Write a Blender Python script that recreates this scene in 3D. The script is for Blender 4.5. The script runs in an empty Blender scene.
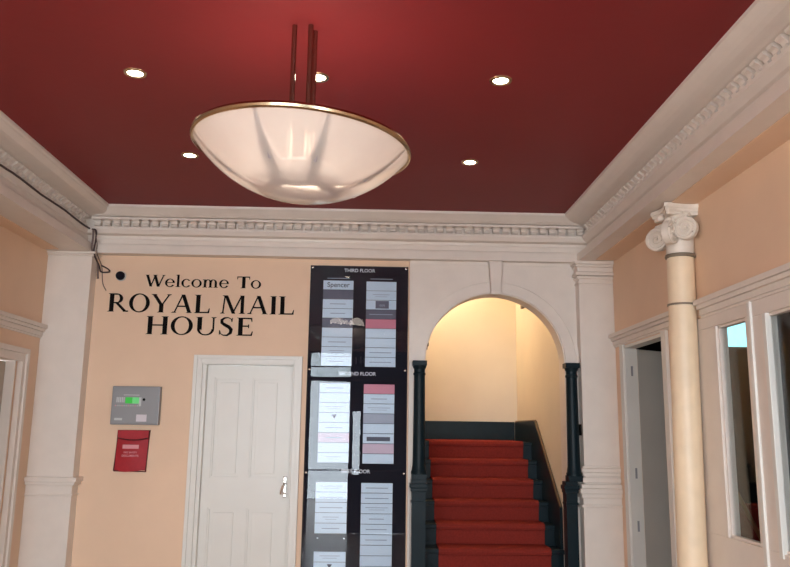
import bpy, bmesh, math, random
from math import pi, sin, cos, radians
from mathutils import Vector, Matrix
from mathutils.geometry import tessellate_polygon
random.seed(4)
scene = bpy.context.scene
COL = scene.collection

# ------------------------------------------------------------------ materials
def mat(name, col, rough=0.6, metal=0.0, var=0.06, scale=6.0, bump=0.0, bscale=60.0, spec=0.5, coat=0.0,
        trans=0.0, emit=None, estr=0.0):
    m = bpy.data.materials.new(name); m.use_nodes = True
    nt = m.node_tree; b = nt.nodes['Principled BSDF']
    tc = nt.nodes.new('ShaderNodeTexCoord')
    n = nt.nodes.new('ShaderNodeTexNoise'); n.inputs['Scale'].default_value = scale; n.inputs['Detail'].default_value = 5
    nt.links.new(tc.outputs['Object'], n.inputs['Vector'])
    r = nt.nodes.new('ShaderNodeValToRGB')
    r.color_ramp.elements[0].position = 0.3; r.color_ramp.elements[1].position = 0.7
    r.color_ramp.elements[0].color = tuple(c*(1-var) for c in col)+(1,)
    r.color_ramp.elements[1].color = tuple(min(1, c*(1+var)) for c in col)+(1,)
    nt.links.new(n.outputs['Fac'], r.inputs['Fac']); nt.links.new(r.outputs['Color'], b.inputs['Base Color'])
    b.inputs['Roughness'].default_value = rough; b.inputs['Metallic'].default_value = metal
    b.inputs['Specular IOR Level'].default_value = spec; b.inputs['Coat Weight'].default_value = coat
    b.inputs['Transmission Weight'].default_value = trans
    if emit:
        b.inputs['Emission Color'].default_value = (*emit, 1); b.inputs['Emission Strength'].default_value = estr
    if bump > 0:
        n2 = nt.nodes.new('ShaderNodeTexNoise'); n2.inputs['Scale'].default_value = bscale; n2.inputs['Detail'].default_value = 4
        nt.links.new(tc.outputs['Object'], n2.inputs['Vector'])
        bp = nt.nodes.new('ShaderNodeBump'); bp.inputs['Strength'].default_value = bump; bp.inputs['Distance'].default_value = 0.01
        nt.links.new(n2.outputs['Fac'], bp.inputs['Height']); nt.links.new(bp.outputs['Normal'], b.inputs['Normal'])
    return m
def srgb(r, g, b):
    f = lambda c: (c/255/12.92) if c/255 <= .04045 else ((c/255+.055)/1.055)**2.4
    return (f(r), f(g), f(b))

M = {}
M['peach'] = mat('peach wall paint', srgb(233, 199, 169), 0.6, var=.035, scale=2.5, bump=.08, bscale=35)
M['red'] = mat('deep red ceiling paint', srgb(131, 41, 43), 0.5, var=.05, scale=1.5, bump=.05, bscale=20, spec=.18)
M['cream'] = mat('cream trim paint', srgb(228, 216, 205), 0.42, var=.03, scale=8, bump=.05)
M['white'] = mat('white gloss door paint', srgb(224, 220, 212), 0.35, var=.02, scale=5)
M['plaster'] = mat('cream plaster', srgb(226, 214, 200), 0.5, var=.04, scale=20, bump=.1, bscale=80)
M['marble'] = mat('cream painted column shaft', srgb(236, 212, 180), 0.4, var=.06, scale=9)
M['ring'] = mat('tarnished neck ring', srgb(120, 108, 92), 0.5, var=.15, scale=30)
M['green'] = mat('dark green gloss paint', srgb(20, 34, 40), 0.36, var=.12, scale=12, spec=.13)
M['carpet'] = mat('red stair carpet', srgb(138, 50, 42), 0.95, var=.12, scale=90, bump=.5, bscale=400, spec=.1)
M['stairwall'] = mat('cream stairwell paint', srgb(226, 212, 190), 0.6, var=.03, scale=3)
M['black'] = mat('black acrylic', srgb(22, 20, 30), 0.7, var=.05, spec=.15)
M['tile_w'] = mat('pale blue white nameplate', srgb(198, 216, 228), 0.35, var=.02)
M['tile_g'] = mat('grey nameplate', srgb(150, 155, 168), 0.35, var=.03)
M['tile_d'] = mat('dark slate nameplate', srgb(74, 72, 88), 0.35, var=.04)
M['tile_p'] = mat('pink nameplate', srgb(205, 110, 128), 0.35, var=.03)
M['tile_r'] = mat('rose nameplate', srgb(196, 168, 182), 0.35, var=.03)
M['ink'] = mat('dark ink', srgb(70, 72, 86), 0.5)
M['inkpale'] = mat('faint grey ink', srgb(140, 152, 168), 0.5)
M['textblack'] = mat('black sign lettering', srgb(16, 13, 13), 0.8, spec=.1)
M['textwhite'] = mat('white lettering', srgb(230, 230, 235), 0.4)
M['chrome'] = mat('polished chrome', (.75, .74, .72), 0.18, metal=1, var=.02)
M['brass'] = mat('aged brass', srgb(180, 158, 128), 0.25, metal=1, var=.12, scale=25)
M['bronze'] = mat('dark bronze rod', srgb(160, 138, 124), 0.2, metal=1, var=.1)
M['grey'] = mat('grey panel enamel', srgb(142, 142, 144), 0.4, var=.03)
M['lgrey'] = mat('light grey button', srgb(190, 192, 192), 0.4)
M['lcd'] = mat('green display', srgb(40, 150, 50), 0.3, emit=srgb(50, 205, 60), estr=.25)
M['lcd2'] = mat('pale green display', srgb(90, 190, 110), 0.3, emit=srgb(110, 215, 130), estr=.22)
M['pouch'] = mat('red nylon pouch', srgb(168, 26, 38), 0.6, var=.08, scale=30, bump=.3, bscale=150)
M['pouchdark'] = mat('dark red binding', srgb(84, 20, 24), 0.7)
M['pinkprint'] = mat('pale pink print', srgb(226, 150, 156), 0.6)
M['cable'] = mat('brown cable sheath', srgb(66, 50, 50), 0.6)
M['cable2'] = mat('grey cable sheath', srgb(120, 98, 92), 0.6)
M['greydoor'] = mat('grey door paint', srgb(222, 210, 196), 0.5, var=.05, scale=3)
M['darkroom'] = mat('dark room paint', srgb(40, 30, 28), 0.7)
M['floor'] = mat('polished stone tile', srgb(170, 146, 122), 0.3, var=.12, scale=14)
M['pave'] = mat('grey paving', srgb(170, 170, 170), 0.8, var=.1)
M['wood'] = mat('dark stained door wood', srgb(46, 32, 28), 0.4, var=.15, scale=9)
M['frame'] = mat('dark picture frame', srgb(58, 40, 28), 0.4)
M['beigedoor'] = mat('beige door paint', srgb(176, 160, 142), 0.4, var=.03)
M['lamp'] = mat('lit lamp disc', (1, .9, .75), 0.3, emit=(1.0, .84, .62), estr=26)
M['bulb'] = mat('frosted bulb', (1, .9, .8), 0.3, emit=(1.0, .78, .62), estr=4)
M['bluewin'] = mat('daylit blue window', srgb(170, 225, 235), 0.4, emit=srgb(150, 225, 240), estr=1.6)

def floor_tiles():
    m = M['floor']; nt = m.node_tree; b = nt.nodes['Principled BSDF']
    br = nt.nodes.new('ShaderNodeTexBrick'); br.offset = 0
    br.inputs['Scale'].default_value = 1.0; br.inputs['Brick Width'].default_value = .4; br.inputs['Row Height'].default_value = .4
    br.inputs['Mortar Size'].default_value = .006
    br.inputs['Color1'].default_value = (*srgb(160, 138, 116), 1); br.inputs['Color2'].default_value = (*srgb(142, 120, 100), 1)
    br.inputs['Mortar'].default_value = (*srgb(90, 80, 72), 1)
    tc = nt.nodes.new('ShaderNodeTexCoord'); nt.links.new(tc.outputs['Object'], br.inputs['Vector'])
    nt.links.new(br.outputs['Color'], b.inputs['Base Color'])
floor_tiles()

def glass_mat(name, tint=(1, 1, 1), ior=1.5, rough=0.0):
    m = bpy.data.materials.new(name); m.use_nodes = True; nt = m.node_tree; nt.nodes.clear()
    o = nt.nodes.new('ShaderNodeOutputMaterial'); mix = nt.nodes.new('ShaderNodeMixShader')
    # Schlick reflectance of one face of a thin sheet, the same from both sides
    f0 = ((ior-1)/(ior+1))**2
    lw = nt.nodes.new('ShaderNodeLayerWeight'); lw.inputs['Blend'].default_value = .5
    pw = nt.nodes.new('ShaderNodeMath'); pw.operation = 'POWER'; pw.inputs[1].default_value = 5
    fr = nt.nodes.new('ShaderNodeMath'); fr.operation = 'MULTIPLY_ADD'; fr.inputs[1].default_value = (1-f0)*.7; fr.inputs[2].default_value = f0
    nt.links.new(lw.outputs['Facing'], pw.inputs[0]); nt.links.new(pw.outputs[0], fr.inputs[0])
    t = nt.nodes.new('ShaderNodeBsdfTransparent'); t.inputs['Color'].default_value = (*tint, 1)
    g = nt.nodes.new('ShaderNodeBsdfGlossy'); g.inputs['Roughness'].default_value = rough
    nt.links.new(fr.outputs[0], mix.inputs[0]); nt.links.new(t.outputs[0], mix.inputs[1]); nt.links.new(g.outputs[0], mix.inputs[2])
    nt.links.new(mix.outputs[0], o.inputs[0]); return m
M['glass'] = glass_mat('window glass', (.95, .97, .97), 1.45)
M['cover'] = glass_mat('clear cover sheet', (.97, .98, 1), 1.33, .0)

def bowl_mat():
    m = bpy.data.materials.new('frosted bowl glass'); m.use_nodes = True; nt = m.node_tree; nt.nodes.clear()
    o = nt.nodes.new('ShaderNodeOutputMaterial')
    d = nt.nodes.new('ShaderNodeBsdfDiffuse'); d.inputs['Color'].default_value = (.86, .80, .74, 1)
    t = nt.nodes.new('ShaderNodeBsdfTranslucent'); t.inputs['Color'].default_value = (.96, .86, .76, 1)
    r = nt.nodes.new('ShaderNodeBsdfTransparent'); r.inputs['Color'].default_value = (.95, .88, .82, 1)
    g = nt.nodes.new('ShaderNodeBsdfGlossy'); g.inputs['Roughness'].default_value = .15
    m1 = nt.nodes.new('ShaderNodeMixShader'); m1.inputs[0].default_value = .45
    m2 = nt.nodes.new('ShaderNodeMixShader'); m2.inputs[0].default_value = .24
    m3 = nt.nodes.new('ShaderNodeMixShader'); fr = nt.nodes.new('ShaderNodeFresnel'); fr.inputs[0].default_value = 1.4
    n = nt.nodes.new('ShaderNodeTexNoise'); n.inputs['Scale'].default_value = 7; n.inputs['Detail'].default_value = 6
    tc = nt.nodes.new('ShaderNodeTexCoord'); nt.links.new(tc.outputs['Object'], n.inputs['Vector'])
    rp = nt.nodes.new('ShaderNodeValToRGB'); rp.color_ramp.elements[0].position = .35; rp.color_ramp.elements[1].position = .7
    rp.color_ramp.elements[0].color = (.88, .80, .72, 1); rp.color_ramp.elements[1].color = (.97, .90, .82, 1)
    nt.links.new(n.outputs['Fac'], rp.inputs[0]); nt.links.new(rp.outputs[0], t.inputs['Color'])
    L = nt.links.new
    L(d.outputs[0], m1.inputs[1]); L(t.outputs[0], m1.inputs[2]); L(m1.outputs[0], m2.inputs[1]); L(r.outputs[0], m2.inputs[2])
    L(fr.outputs[0], m3.inputs[0]); L(m2.outputs[0], m3.inputs[1]); L(g.outputs[0], m3.inputs[2]); L(m3.outputs[0], o.inputs[0])
    return m
M['bowl'] = bowl_mat()

# ------------------------------------------------------------------ mesh helpers
class MB:
    def __init__(s): s.bm = bmesh.new()
    def box(s, x0, x1, y0, y1, z0, z1, bev=0):
        vs = [s.bm.verts.new((x, y, z)) for x in (x0, x1) for y in (y0, y1) for z in (z0, z1)]
        for f in ((0, 1, 3, 2), (4, 6, 7, 5), (0, 4, 5, 1), (2, 3, 7, 6), (0, 2, 6, 4), (1, 5, 7, 3)):
            s.bm.faces.new([vs[i] for i in f])
        if bev:
            es = {e for v in vs for e in v.link_edges}
            bmesh.ops.bevel(s.bm, geom=list(es), offset=bev, segments=2, affect='EDGES', profile=.6)
        return s
    def poly(s, pts, axis, a, b):
        """extrude outline pts (2D) from a to b along axis; x: (y,z); y: (x,z); z: (x,y)"""
        def P(p, t):
            return {'x': (t, p[0], p[1]), 'y': (p[0], t, p[1]), 'z': (p[0], p[1], t)}[axis]
        A = [s.bm.verts.new(P(p, a)) for p in pts]; B = [s.bm.verts.new(P(p, b)) for p in pts]
        n = len(pts)
        for i in range(n): s.bm.faces.new([A[i], A[(i+1) % n], B[(i+1) % n], B[i]])
        if n <= 4:
            s.bm.faces.new(A); s.bm.faces.new(B)
        else:
            for tri in tessellate_polygon([[Vector((p[0], p[1], 0)) for p in pts]]):
                if len(set(tri)) == 3:
                    s.bm.faces.new([A[k] for k in tri]); s.bm.faces.new([B[k] for k in tri])
        return s
    def lathe(s, prof, cx=0, cy=0, cz=0, seg=32, mtx=None, close=False):
        rings = []
        for r, z in prof:
            rings.append([s.bm.verts.new((cx+r*cos(2*pi*k/seg), cy+r*sin(2*pi*k/seg), cz+z)) for k in range(seg)])
        for a, b in zip(rings, rings[1:]):
            for k in range(seg): s.bm.faces.new([a[k], a[(k+1) % seg], b[(k+1) % seg], b[k]])
        if close:
            s.bm.faces.new(rings[0]); s.bm.faces.new(rings[-1])
        if mtx is not None:
            bmesh.ops.transform(s.bm, matrix=mtx, verts=[v for R in rings for v in R])
        return s
    def tube(s, pts, r, seg=8, caps=True):
        pts = [Vector(p) for p in pts]; rings = []
        for i, p in enumerate(pts):
            d = (pts[min(i+1, len(pts)-1)]-pts[max(i-1, 0)]).normalized()
            up = Vector((0, 0, 1)) if abs(d.z) < .9 else Vector((1, 0, 0))
            u = d.cross(up).normalized(); w = d.cross(u)
            rr = r[i] if isinstance(r, (list, tuple)) else r
            rings.append([s.bm.verts.new(p+rr*(cos(2*pi*k/seg)*u+sin(2*pi*k/seg)*w)) for k in range(seg)])
        for a, b in zip(rings, rings[1:]):
            for k in range(seg): s.bm.faces.new([a[k], a[(k+1) % seg], b[(k+1) % seg], b[k]])
        if caps: s.bm.faces.new(rings[0]); s.bm.faces.new(rings[-1])
        return s
    def build(s, name, m, parent=None, smooth=False, loc=None, bevel=0):
        bmesh.ops.recalc_face_normals(s.bm, faces=s.bm.faces)
        me = bpy.data.meshes.new(name); s.bm.to_mesh(me); s.bm.free()
        me.materials.append(m)
        o = bpy.data.objects.new(name, me); COL.objects.link(o)
        if smooth:
            for p in me.polygons: p.use_smooth = True
            try: me.set_sharp_from_angle(angle=radians(35))
            except Exception: pass
        if bevel:
            bv = o.modifiers.new('b', 'BEVEL'); bv.width = bevel; bv.segments = 2; bv.limit_method = 'ANGLE'; bv.angle_limit = radians(40)
        if parent is not None:
            o.parent = parent
            wl = Vector((0, 0, 0)); q = parent
            while q is not None: wl += Vector(q.location); q = q.parent
            o.location = -wl if loc is None else loc
        elif loc is not None: o.location = loc
        return o
def thing(name, label, cat, loc=(0, 0, 0), group=None):
    o = bpy.data.objects.new(name, None); COL.objects.link(o); o.location = loc; o.empty_display_size = .05
    o['label'] = label; o['category'] = cat
    if group: o['group'] = group
    return o
def tag(o, label, cat, group=None):
    o['label'] = label; o['category'] = cat
    if group: o['group'] = group
    return o
CAT = [('wall', 'wall'), ('floor', 'floor'), ('ceiling', 'ceiling'), ('window', 'window'), ('door', 'door'), ('baseboard', 'baseboard'), ('trim', 'moulding')]
def struct(o, label):
    o['kind'] = 'structure'; o['label'] = label
    o['category'] = next(c for k, c in CAT if o.name.startswith(k)); return o
def sempty(name, label, loc=(0, 0, 0)):
    o = bpy.data.objects.new(name, None); COL.objects.link(o); o.location = loc; return struct(o, label)
def text(body, size, loc, m, parent, name='lettering', ext=.0008, align='CENTER', mirror=False):
    cu = bpy.data.curves.new('t', 'FONT'); cu.body = body; cu.size = size; cu.extrude = ext; cu.align_x = align
    cu.offset = size*.012
    t = bpy.data.objects.new('t', cu); COL.objects.link(t)
    dg = bpy.context.evaluated_depsgraph_get(); dg.update()
    me = bpy.data.meshes.new_from_object(t.evaluated_get(dg)); bpy.data.objects.remove(t)
    me.transform(Matrix.Rotation(pi/2, 4, 'X'))
    me.materials.clear(); me.materials.append(m)
    o = bpy.data.objects.new(name, me); COL.objects.link(o)
    o.parent = parent; o.location = Vector(loc)-Vector(parent.location); return o

# ------------------------------------------------------------------ room dimensions
XL, XR, YF, H = -2.408, 1.789, -7.0, 3.207
SOF = 2.87
YB = 0.0
AX, AR, ASP = .910, .525, 2.106       # arch centre, radius, springing

# walls ------------------------------------------------------------
arc = [(AX+AR*cos(t), ASP+AR*sin(t)) for t in [pi*k/40 for k in range(41)]]     # right to left
out = [(-2.6, 0), (-1.235, 0), (-1.235, 2.075), (-.56, 2.075), (-.56, 0), (AX-AR, 0)] + arc[::-1] + [(AX+AR, 0), (1.94, 0), (1.94, 3.35), (-2.6, 3.35)]
struct(MB().poly(out, 'y', 0, .15).build('wall_back', M['peach']), 'peach back wall of the lobby')
out = [(YF, 0), (-1.16, 0), (-1.16, 2.04), (-.50, 2.04), (-.50, 0), (0, 0), (0, 3.35), (YF, 3.35)]
struct(MB().poly(out, 'x', XL-.15, XL).build('wall_left', M['peach']), 'peach left wall of the lobby')
out = [(YF, 0), (-4.3, 0), (-4.3, 2.23), (-1.50, 2.23), (-1.50, 0), (-1.08, 0), (-1.08, 2.215), (-.32, 2.215), (-.32, 0), (0, 0), (0, 3.35), (YF, 3.35)]
struct(MB().poly(out, 'x', XR, XR+.075).build('wall_right', M['peach']), 'tan peach right wall of the lobby')
w = MB()
w.box(-2.56, -2.2, YF-.15, YF, 0, 3.35); w.box(-2.2, -1.2, YF-.15, YF, 0, .8); w.box(-2.2, -1.2, YF-.15, YF, 2.95, 3.35)
w.box(-1.2, -1.04, YF-.15, YF, 0, 3.35); w.box(-1.04, .62, YF-.15, YF, 2.87, 3.35); w.box(.62, .74, YF-.15, YF, 0, 3.35)
w.box(.74, 1.66, YF-.15, YF, 0, .8); w.box(.74, 1.66, YF-.15, YF, 2.95, 3.35); w.box(1.66, 1.92, YF-.15, YF, 0, 3.35)
struct(w.build('wall_front', M['peach']), 'peach entrance wall behind the camera')
struct(MB().box(XL-.15, XR+.13, YF-.15, .15, H, H+.12).build('ceiling', M['red']), 'deep red painted ceiling with recessed spotlights')
struct(MB().box(XL-.15, 5.1, YF-.15, 2.1, -.12, 0).build('floor', M['floor']), 'beige tiled lobby floor')

# stairwell
struct(MB().box(AX-AR-.14, AX-AR, .15, 2.07, 0, 3.6).build('wall_stair_left', M['stairwall']), 'cream left wall of the stairwell')
struct(MB().box(AX+AR, AX+AR+.14, .15, 2.07, 0, 3.6).build('wall_stair_right', M['stairwall']), 'cream right wall of the stairwell')
struct(MB().box(AX-AR, AX+AR, 1.95, 2.07, 0, 3.6).build('wall_stair_back', M['stairwall']), 'cream wall at the head of the stairs')
struct(MB().box(AX-AR-.14, AX+AR+.14, .15, 2.07, 3.6, 3.7).build('ceiling_stair', M['stairwall']), 'cream ceiling above the stairs')
struct(MB().box(AX-AR, AX+AR, .15, .2, 3.35, 3.6).build('wall_stair_front', M['stairwall']), 'wall strip over the arch inside the stairwell')

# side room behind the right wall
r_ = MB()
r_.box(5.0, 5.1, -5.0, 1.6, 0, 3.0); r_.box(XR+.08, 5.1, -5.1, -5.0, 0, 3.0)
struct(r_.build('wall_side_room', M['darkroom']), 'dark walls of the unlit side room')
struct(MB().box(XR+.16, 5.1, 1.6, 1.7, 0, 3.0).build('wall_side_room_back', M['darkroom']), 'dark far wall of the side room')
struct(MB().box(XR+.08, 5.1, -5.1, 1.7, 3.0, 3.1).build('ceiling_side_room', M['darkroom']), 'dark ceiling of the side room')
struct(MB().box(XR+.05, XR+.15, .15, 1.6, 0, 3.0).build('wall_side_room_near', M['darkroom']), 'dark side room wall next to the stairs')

# ------------------------------------------------------------------ cornice (mitred round three walls)
prof = [  # z, left X, back Y, right X
 (3.207, -1.955, -.230, 1.411), (3.190, -1.957, -.228, 1.413), (3.184, -1.968, -.220, 1.424), (3.172, -1.972, -.205, 1.440),
 (3.160, -1.985, -.190, 1.462), (3.150, -2.002, -.180, 1.490), (3.146, -2.025, -.172, 1.508), (3.142, -2.075, -.168, 1.530),
 (3.136, -2.100, -.160, 1.548), (3.130, -2.165, -.085, 1.612), (3.062, -2.165, -.085, 1.612), (3.058, -2.118, -.148, 1.556),
 (3.040, -2.118, -.148, 1.558), (3.030, -2.124, -.142, 1.570), (3.010, -2.130, -.130, 1.590), (3.004, -2.140, -.085, 1.606),
 (2.985, -2.142, -.080, 1.606), (2.980, -2.142, -.074, 1.606), (2.945, -2.138, -.074, 1.602), (2.938, -2.098, -.086, 1.540), (2.930, -2.092, -.088, 1.532),
 (2.870, -2.090, -.088, 1.530)]
def cornice(side):
    w = MB()
    rings = []
    for z, l, b, r in prof:
        if side == 'left': rings.append(((l, YF, z), (l, b, z)))
        if side == 'right': rings.append(((r, b, z), (r, YF, z)))
        if side == 'back': rings.append(((l, b, z), (r, b, z)))
    # close the section against the wall
    if side == 'left': ext = [((XL, YF, 2.87), (XL, 0, 2.87)), ((XL, YF, 3.207), (XL, 0, 3.207))]
    if side == 'right': ext = [((XR, 0, 2.87), (XR, YF, 2.87)), ((XR, 0, 3.207), (XR, YF, 3.207))]
    if side == 'back': ext = [((XL, 0, 2.87), (XR, 0, 2.87)), ((XL, 0, 3.207), (XR, 0, 3.207))]
    if side == 'left': ext[0] = ((XL, YF, 2.87), (XL, -.088, 2.87)); 
    if side == 'right': ext[0] = ((XR, -.088, 2.87), (XR, YF, 2.87))
    rings += ext
    vs = [(w.bm.verts.new(a), w.bm.verts.new(b)) for a, b in rings]
    n = len(vs)
    for i in range(n):
        a, b = vs[i], vs[(i+1) % n]; w.bm.faces.new([a[0], b[0], b[1], a[1]])
    return w
dprof = [(0, 3.064), (.012, 3.064), (.022, 3.072), (.026, 3.082), (.020, 3.094), (.024, 3.106), (.034, 3.114), (.036, 3.126), (.030, 3.131), (0, 3.131)]
cb = cornice('back').build('trim_1', M['cream']); struct(cb, 'cream cornice along the back wall')
cl = cornice('left').build('trim_2', M['cream']); struct(cl, 'cream cornice along the left wall')
cr = cornice('right').build('trim_3', M['cream']); struct(cr, 'cream cornice along the right wall')
w = MB(); x = -2.085
while x < 1.53:
    w.poly([(-.084-d*2.0, z) for d, z in dprof], 'x', x, x+.047); x += .0708
w.box(-2.10, 1.55, -.154, -.084, 3.115, 3.1305); w.build('dentil_band', M['cream'], cb)
w = MB(); y = -.19
while y > YF+.1:
    w.poly([(-2.166+d*1.7, z) for d, z in dprof], 'y', y-.044, y); y -= .0708
w.build('dentil_band', M['cream'], cl)
w = MB(); y = -.19
while y > YF+.1:
    w.poly([(1.613-d*1.75, z) for d, z in dprof], 'y', y-.044, y); y -= .0708
w.build('dentil_band', M['cream'], cr)
# peach inner strips of the soffits
struct(MB().box(XL, -2.30, YF, -.20, 2.864, 2.869).build('trim_4', M['peach']), 'peach strip under the left cornice')
struct(MB().box(1.64, XR, YF, -.20, 2.864, 2.869).build('trim_5', M['peach']), 'peach strip under the right cornice')

# ------------------------------------------------------------------ pilasters
def bands(w, x0, x1, yb, yf, zs):
    """zs: list of (z0,z1,projection)"""
    for z0, z1, p in zs:
        w.box(x0-p if x0 > XL+.05 else x0, x1+p if x1 < XR-.02 else x1, yf-p, yb, z0, z1, .004)
w = MB()
w.box(XL, -2.085, -.113, 0, 0, 2.84)
bands(w, XL, -2.085, 0, -.113, [(2.838, 2.852, .016), (2.852, 2.869, .030), (1.218, 1.25, .034), (1.195, 1.218, .020), (1.12, 1.135, .010), (0, .2, .02)])
struct(w.build('trim_6', M['cream'], bevel=.002), 'cream corner pilaster on the left')
w = MB()
w.box(1.530, XR, -.113, 0, 0, 2.84)
bands(w, 1.530, XR, 0, -.113, [(2.845, 2.869, .040), (2.825, 2.845, .026), (2.79, 2.825, .012), (2.760, 2.785, .028), (2.735, 2.755, .016), (2.70, 2.712, .010),
      (1.355, 1.372, .012), (1.325, 1.355, .022), (1.30, 1.325, .012), (1.255, 1.29, .018), (1.215, 1.245, .030), (1.18, 1.215, .042), (1.15, 1.18, .03), (0, 1.15, .018), (1.085, 1.105, .032)])
struct(w.build('trim_7', M['cream'], bevel=.002), 'cream corner pilaster right of the arch')

# ------------------------------------------------------------------ arch surround
def arcpts(R, a0, a1, n=40): return [(AX+R*cos(a0+(a1-a0)*k/n), ASP+R*sin(a0+(a1-a0)*k/n)) for k in range(n+1)]
arch = sempty('trim_8', 'cream arch surround with keystone around the stairs', (AX, 0, 0))
o_ = [(.270, 0), (AX-AR, 0)] + arcpts(AR, pi, 0) + [(AX+AR, 0), (1.529, 0), (1.529, 2.869), (.270, 2.869)]
MB().poly(o_, 'y', -.022, 0).build('panel', M['cream'], arch)
w = MB()
for R0, R1, d in ((AR, AR+.028, .040), (AR+.028, AR+.080, .034), (AR+.080, AR+.104, .044)):
    inner = arcpts(R0, pi, 0, 48); outer = arcpts(R1, 0, pi, 48)
    w.poly([p for p in inner+outer], 'y', -d, -.020)
w.build('archivolt', M['cream'], arch)
w = MB(); w.poly([(AX-AR, 0), (AX-AR+.006, 0)] + arcpts(AR-.006, pi, 0) + [(AX+AR-.006, 0), (AX+AR, 0)] + arcpts(AR, 0, pi), 'y', -.021, .149)
w.build('lining', M['cream'], arch)
w = MB(); w.poly([(.878, 2.612), (.948, 2.612), (.966, 2.869), (.866, 2.869)], 'y', -.075, -.02)
w.box(.872, .954, -.085, -.02, 2.612, 2.632)
w.build('keystone', M['cream'], arch, bevel=.004)
w = MB(); w.box(.270, .283, -.034, -.02, 0, 2.869); w.box(.283, .86, -.030, -.02, 2.845, 2.869); w.box(.97, 1.529, -.030, -.02, 2.845, 2.869)
w.build('border', M['cream'], arch)

# green columns under the arch
def arch_column(cx, label, px0, px1):
    t = thing('arch_column', label, 'column', (cx, -.078, 0), 'green columns carrying the arch')
    p = [(.056, 1.30), (.056, 1.315), (.051, 1.325), (.050, 1.34), (.046, 1.36), (.045, 1.40)]
    p += [(.045-.005*k/10, 1.40+.60*k/10) for k in range(11)]
    p += [(.044, 2.003), (.046, 2.010), (.044, 2.018), (.040, 2.022), (.040, 2.045), (.044, 2.05), (.048, 2.058), (.051, 2.07)]
    MB().lathe(p, cx, -.078, 0, 24, close=True).build('shaft', M['green'], t, smooth=True)
    MB().box(cx-.052, cx+.052, -.130, -.024, 2.07, 2.106, .004).build('capital', M['green'], t)
    w = MB(); w.box(px0, px1, -.125, -.024, 0, 1.18); w.box(px0-.008, px1+.008, -.133, -.024, 1.18, 1.205, .003); w.box(px0-.016, px1+.014, -.14, -.024, 1.205, 1.235, .004)
    w.box(px0-.004, px1+.004, -.13, -.024, 1.235, 1.26); w.box(cx-.052, cx+.052, -.13, -.024, 1.26, 1.30, .003)
    w.box(px0-.005, px1+.005, -.132, -.024, 1.10, 1.115, .002)
    w.build('pedestal', M['green'], t)
arch_column(.345, 'dark green slim column on a pedestal, left side of the arch', .295, .392)
arch_column(1.464, 'dark green slim column on a pedestal, right side of the arch', 1.392, 1.472)

# ------------------------------------------------------------------ staircase
N = 10; RISE = .1516; RUN = .202; YT = 1.16
st = thing('staircase', 'dark green painted wooden staircase rising through the arch', 'staircase', (AX, YT, 0))
S0, S1 = AX-AR+.003, AX+AR-.003
for k in range(N):
    z = 1.516-RISE*k; y = YT-RUN*k
    y2 = y+RUN+.02 if k else 1.947
    s0, s1 = (S0, S1) if y > 0 else (.412, 1.376)
    MB().box(s0, s1, y-.02, y2, z-.032, z, .006).build('tread', M['green'], st)
    MB().box(s0, s1, y, y+.02, z-RISE, z-.032).build('riser', M['green'], st)
w = MB()
def string_pts(top, bot): return top
zl = 1.70
w.poly([(1.945, 1.517), (1.945, zl), (1.02, zl), (.16, zl-.75*.86), (.16, zl-.75*.86-.4), (.90, 1.2)], 'x', AX+AR-.026, AX+AR-.004)
w.build('string_board', M['green'], st)
w = MB(); w.box(S0, S1-.03, 1.925, 1.948, 1.517, zl, .003); w.build('landing_skirting', M['green'], st)
w = MB(); w.tube([(AX+AR-.016, 1.94, zl+.004), (AX+AR-.016, 1.02, zl+.004), (AX+AR-.016, .16, zl-.645+.004)], .008, 6)
w.build('string_bead', mat('worn brown bead', srgb(104, 82, 62), .5), st)
ca = thing('stair_carpet', 'red carpet runner down the middle of the stairs', 'carpet', (AX, YT, 1.5))
w = MB()
t_ = .009; path = [(1.90, 1.516)]
for k in range(N):
    z = 1.516-RISE*k; y = YT-RUN*k
    path += [(y-.010, z), (y-.020, z-.006), (y-.023, z-.018), (y-.018, z-.032), (y-.004, z-.042)]
    path += [(y-.003, z-RISE+.002)]
# offset outward
def offs(path, d):
    o = []
    for i, p in enumerate(path):
        a = Vector(path[max(i-1, 0)]); b = Vector(path[min(i+1, len(path)-1)]); t = (b-a).normalized(); nrm = Vector((t.y, -t.x))
        # outward = toward -y / +z
        if nrm.x > 0 and nrm.y <= 0: nrm = -nrm
        o.append((p[0]+nrm.x*d, p[1]+nrm.y*d))
    return o
pth = offs(path, .001); top = offs(path, t_)
def strip(w, A, B, x0, x1):
    for i in range(len(A)-1):
        q = [A[i], A[i+1], B[i+1], B[i]]
        v0 = [w.bm.verts.new((x0, p[0], p[1])) for p in q]; v1 = [w.bm.verts.new((x1, p[0], p[1])) for p in q]
        w.bm.faces.new(v0); w.bm.faces.new(v1)
        for j in range(4): w.bm.faces.new([v0[j], v0[(j+1) % 4], v1[(j+1) % 4], v1[j]])
strip(w, pth, top, .507, 1.332)
w.build('runner', M['carpet'], ca)

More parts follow.
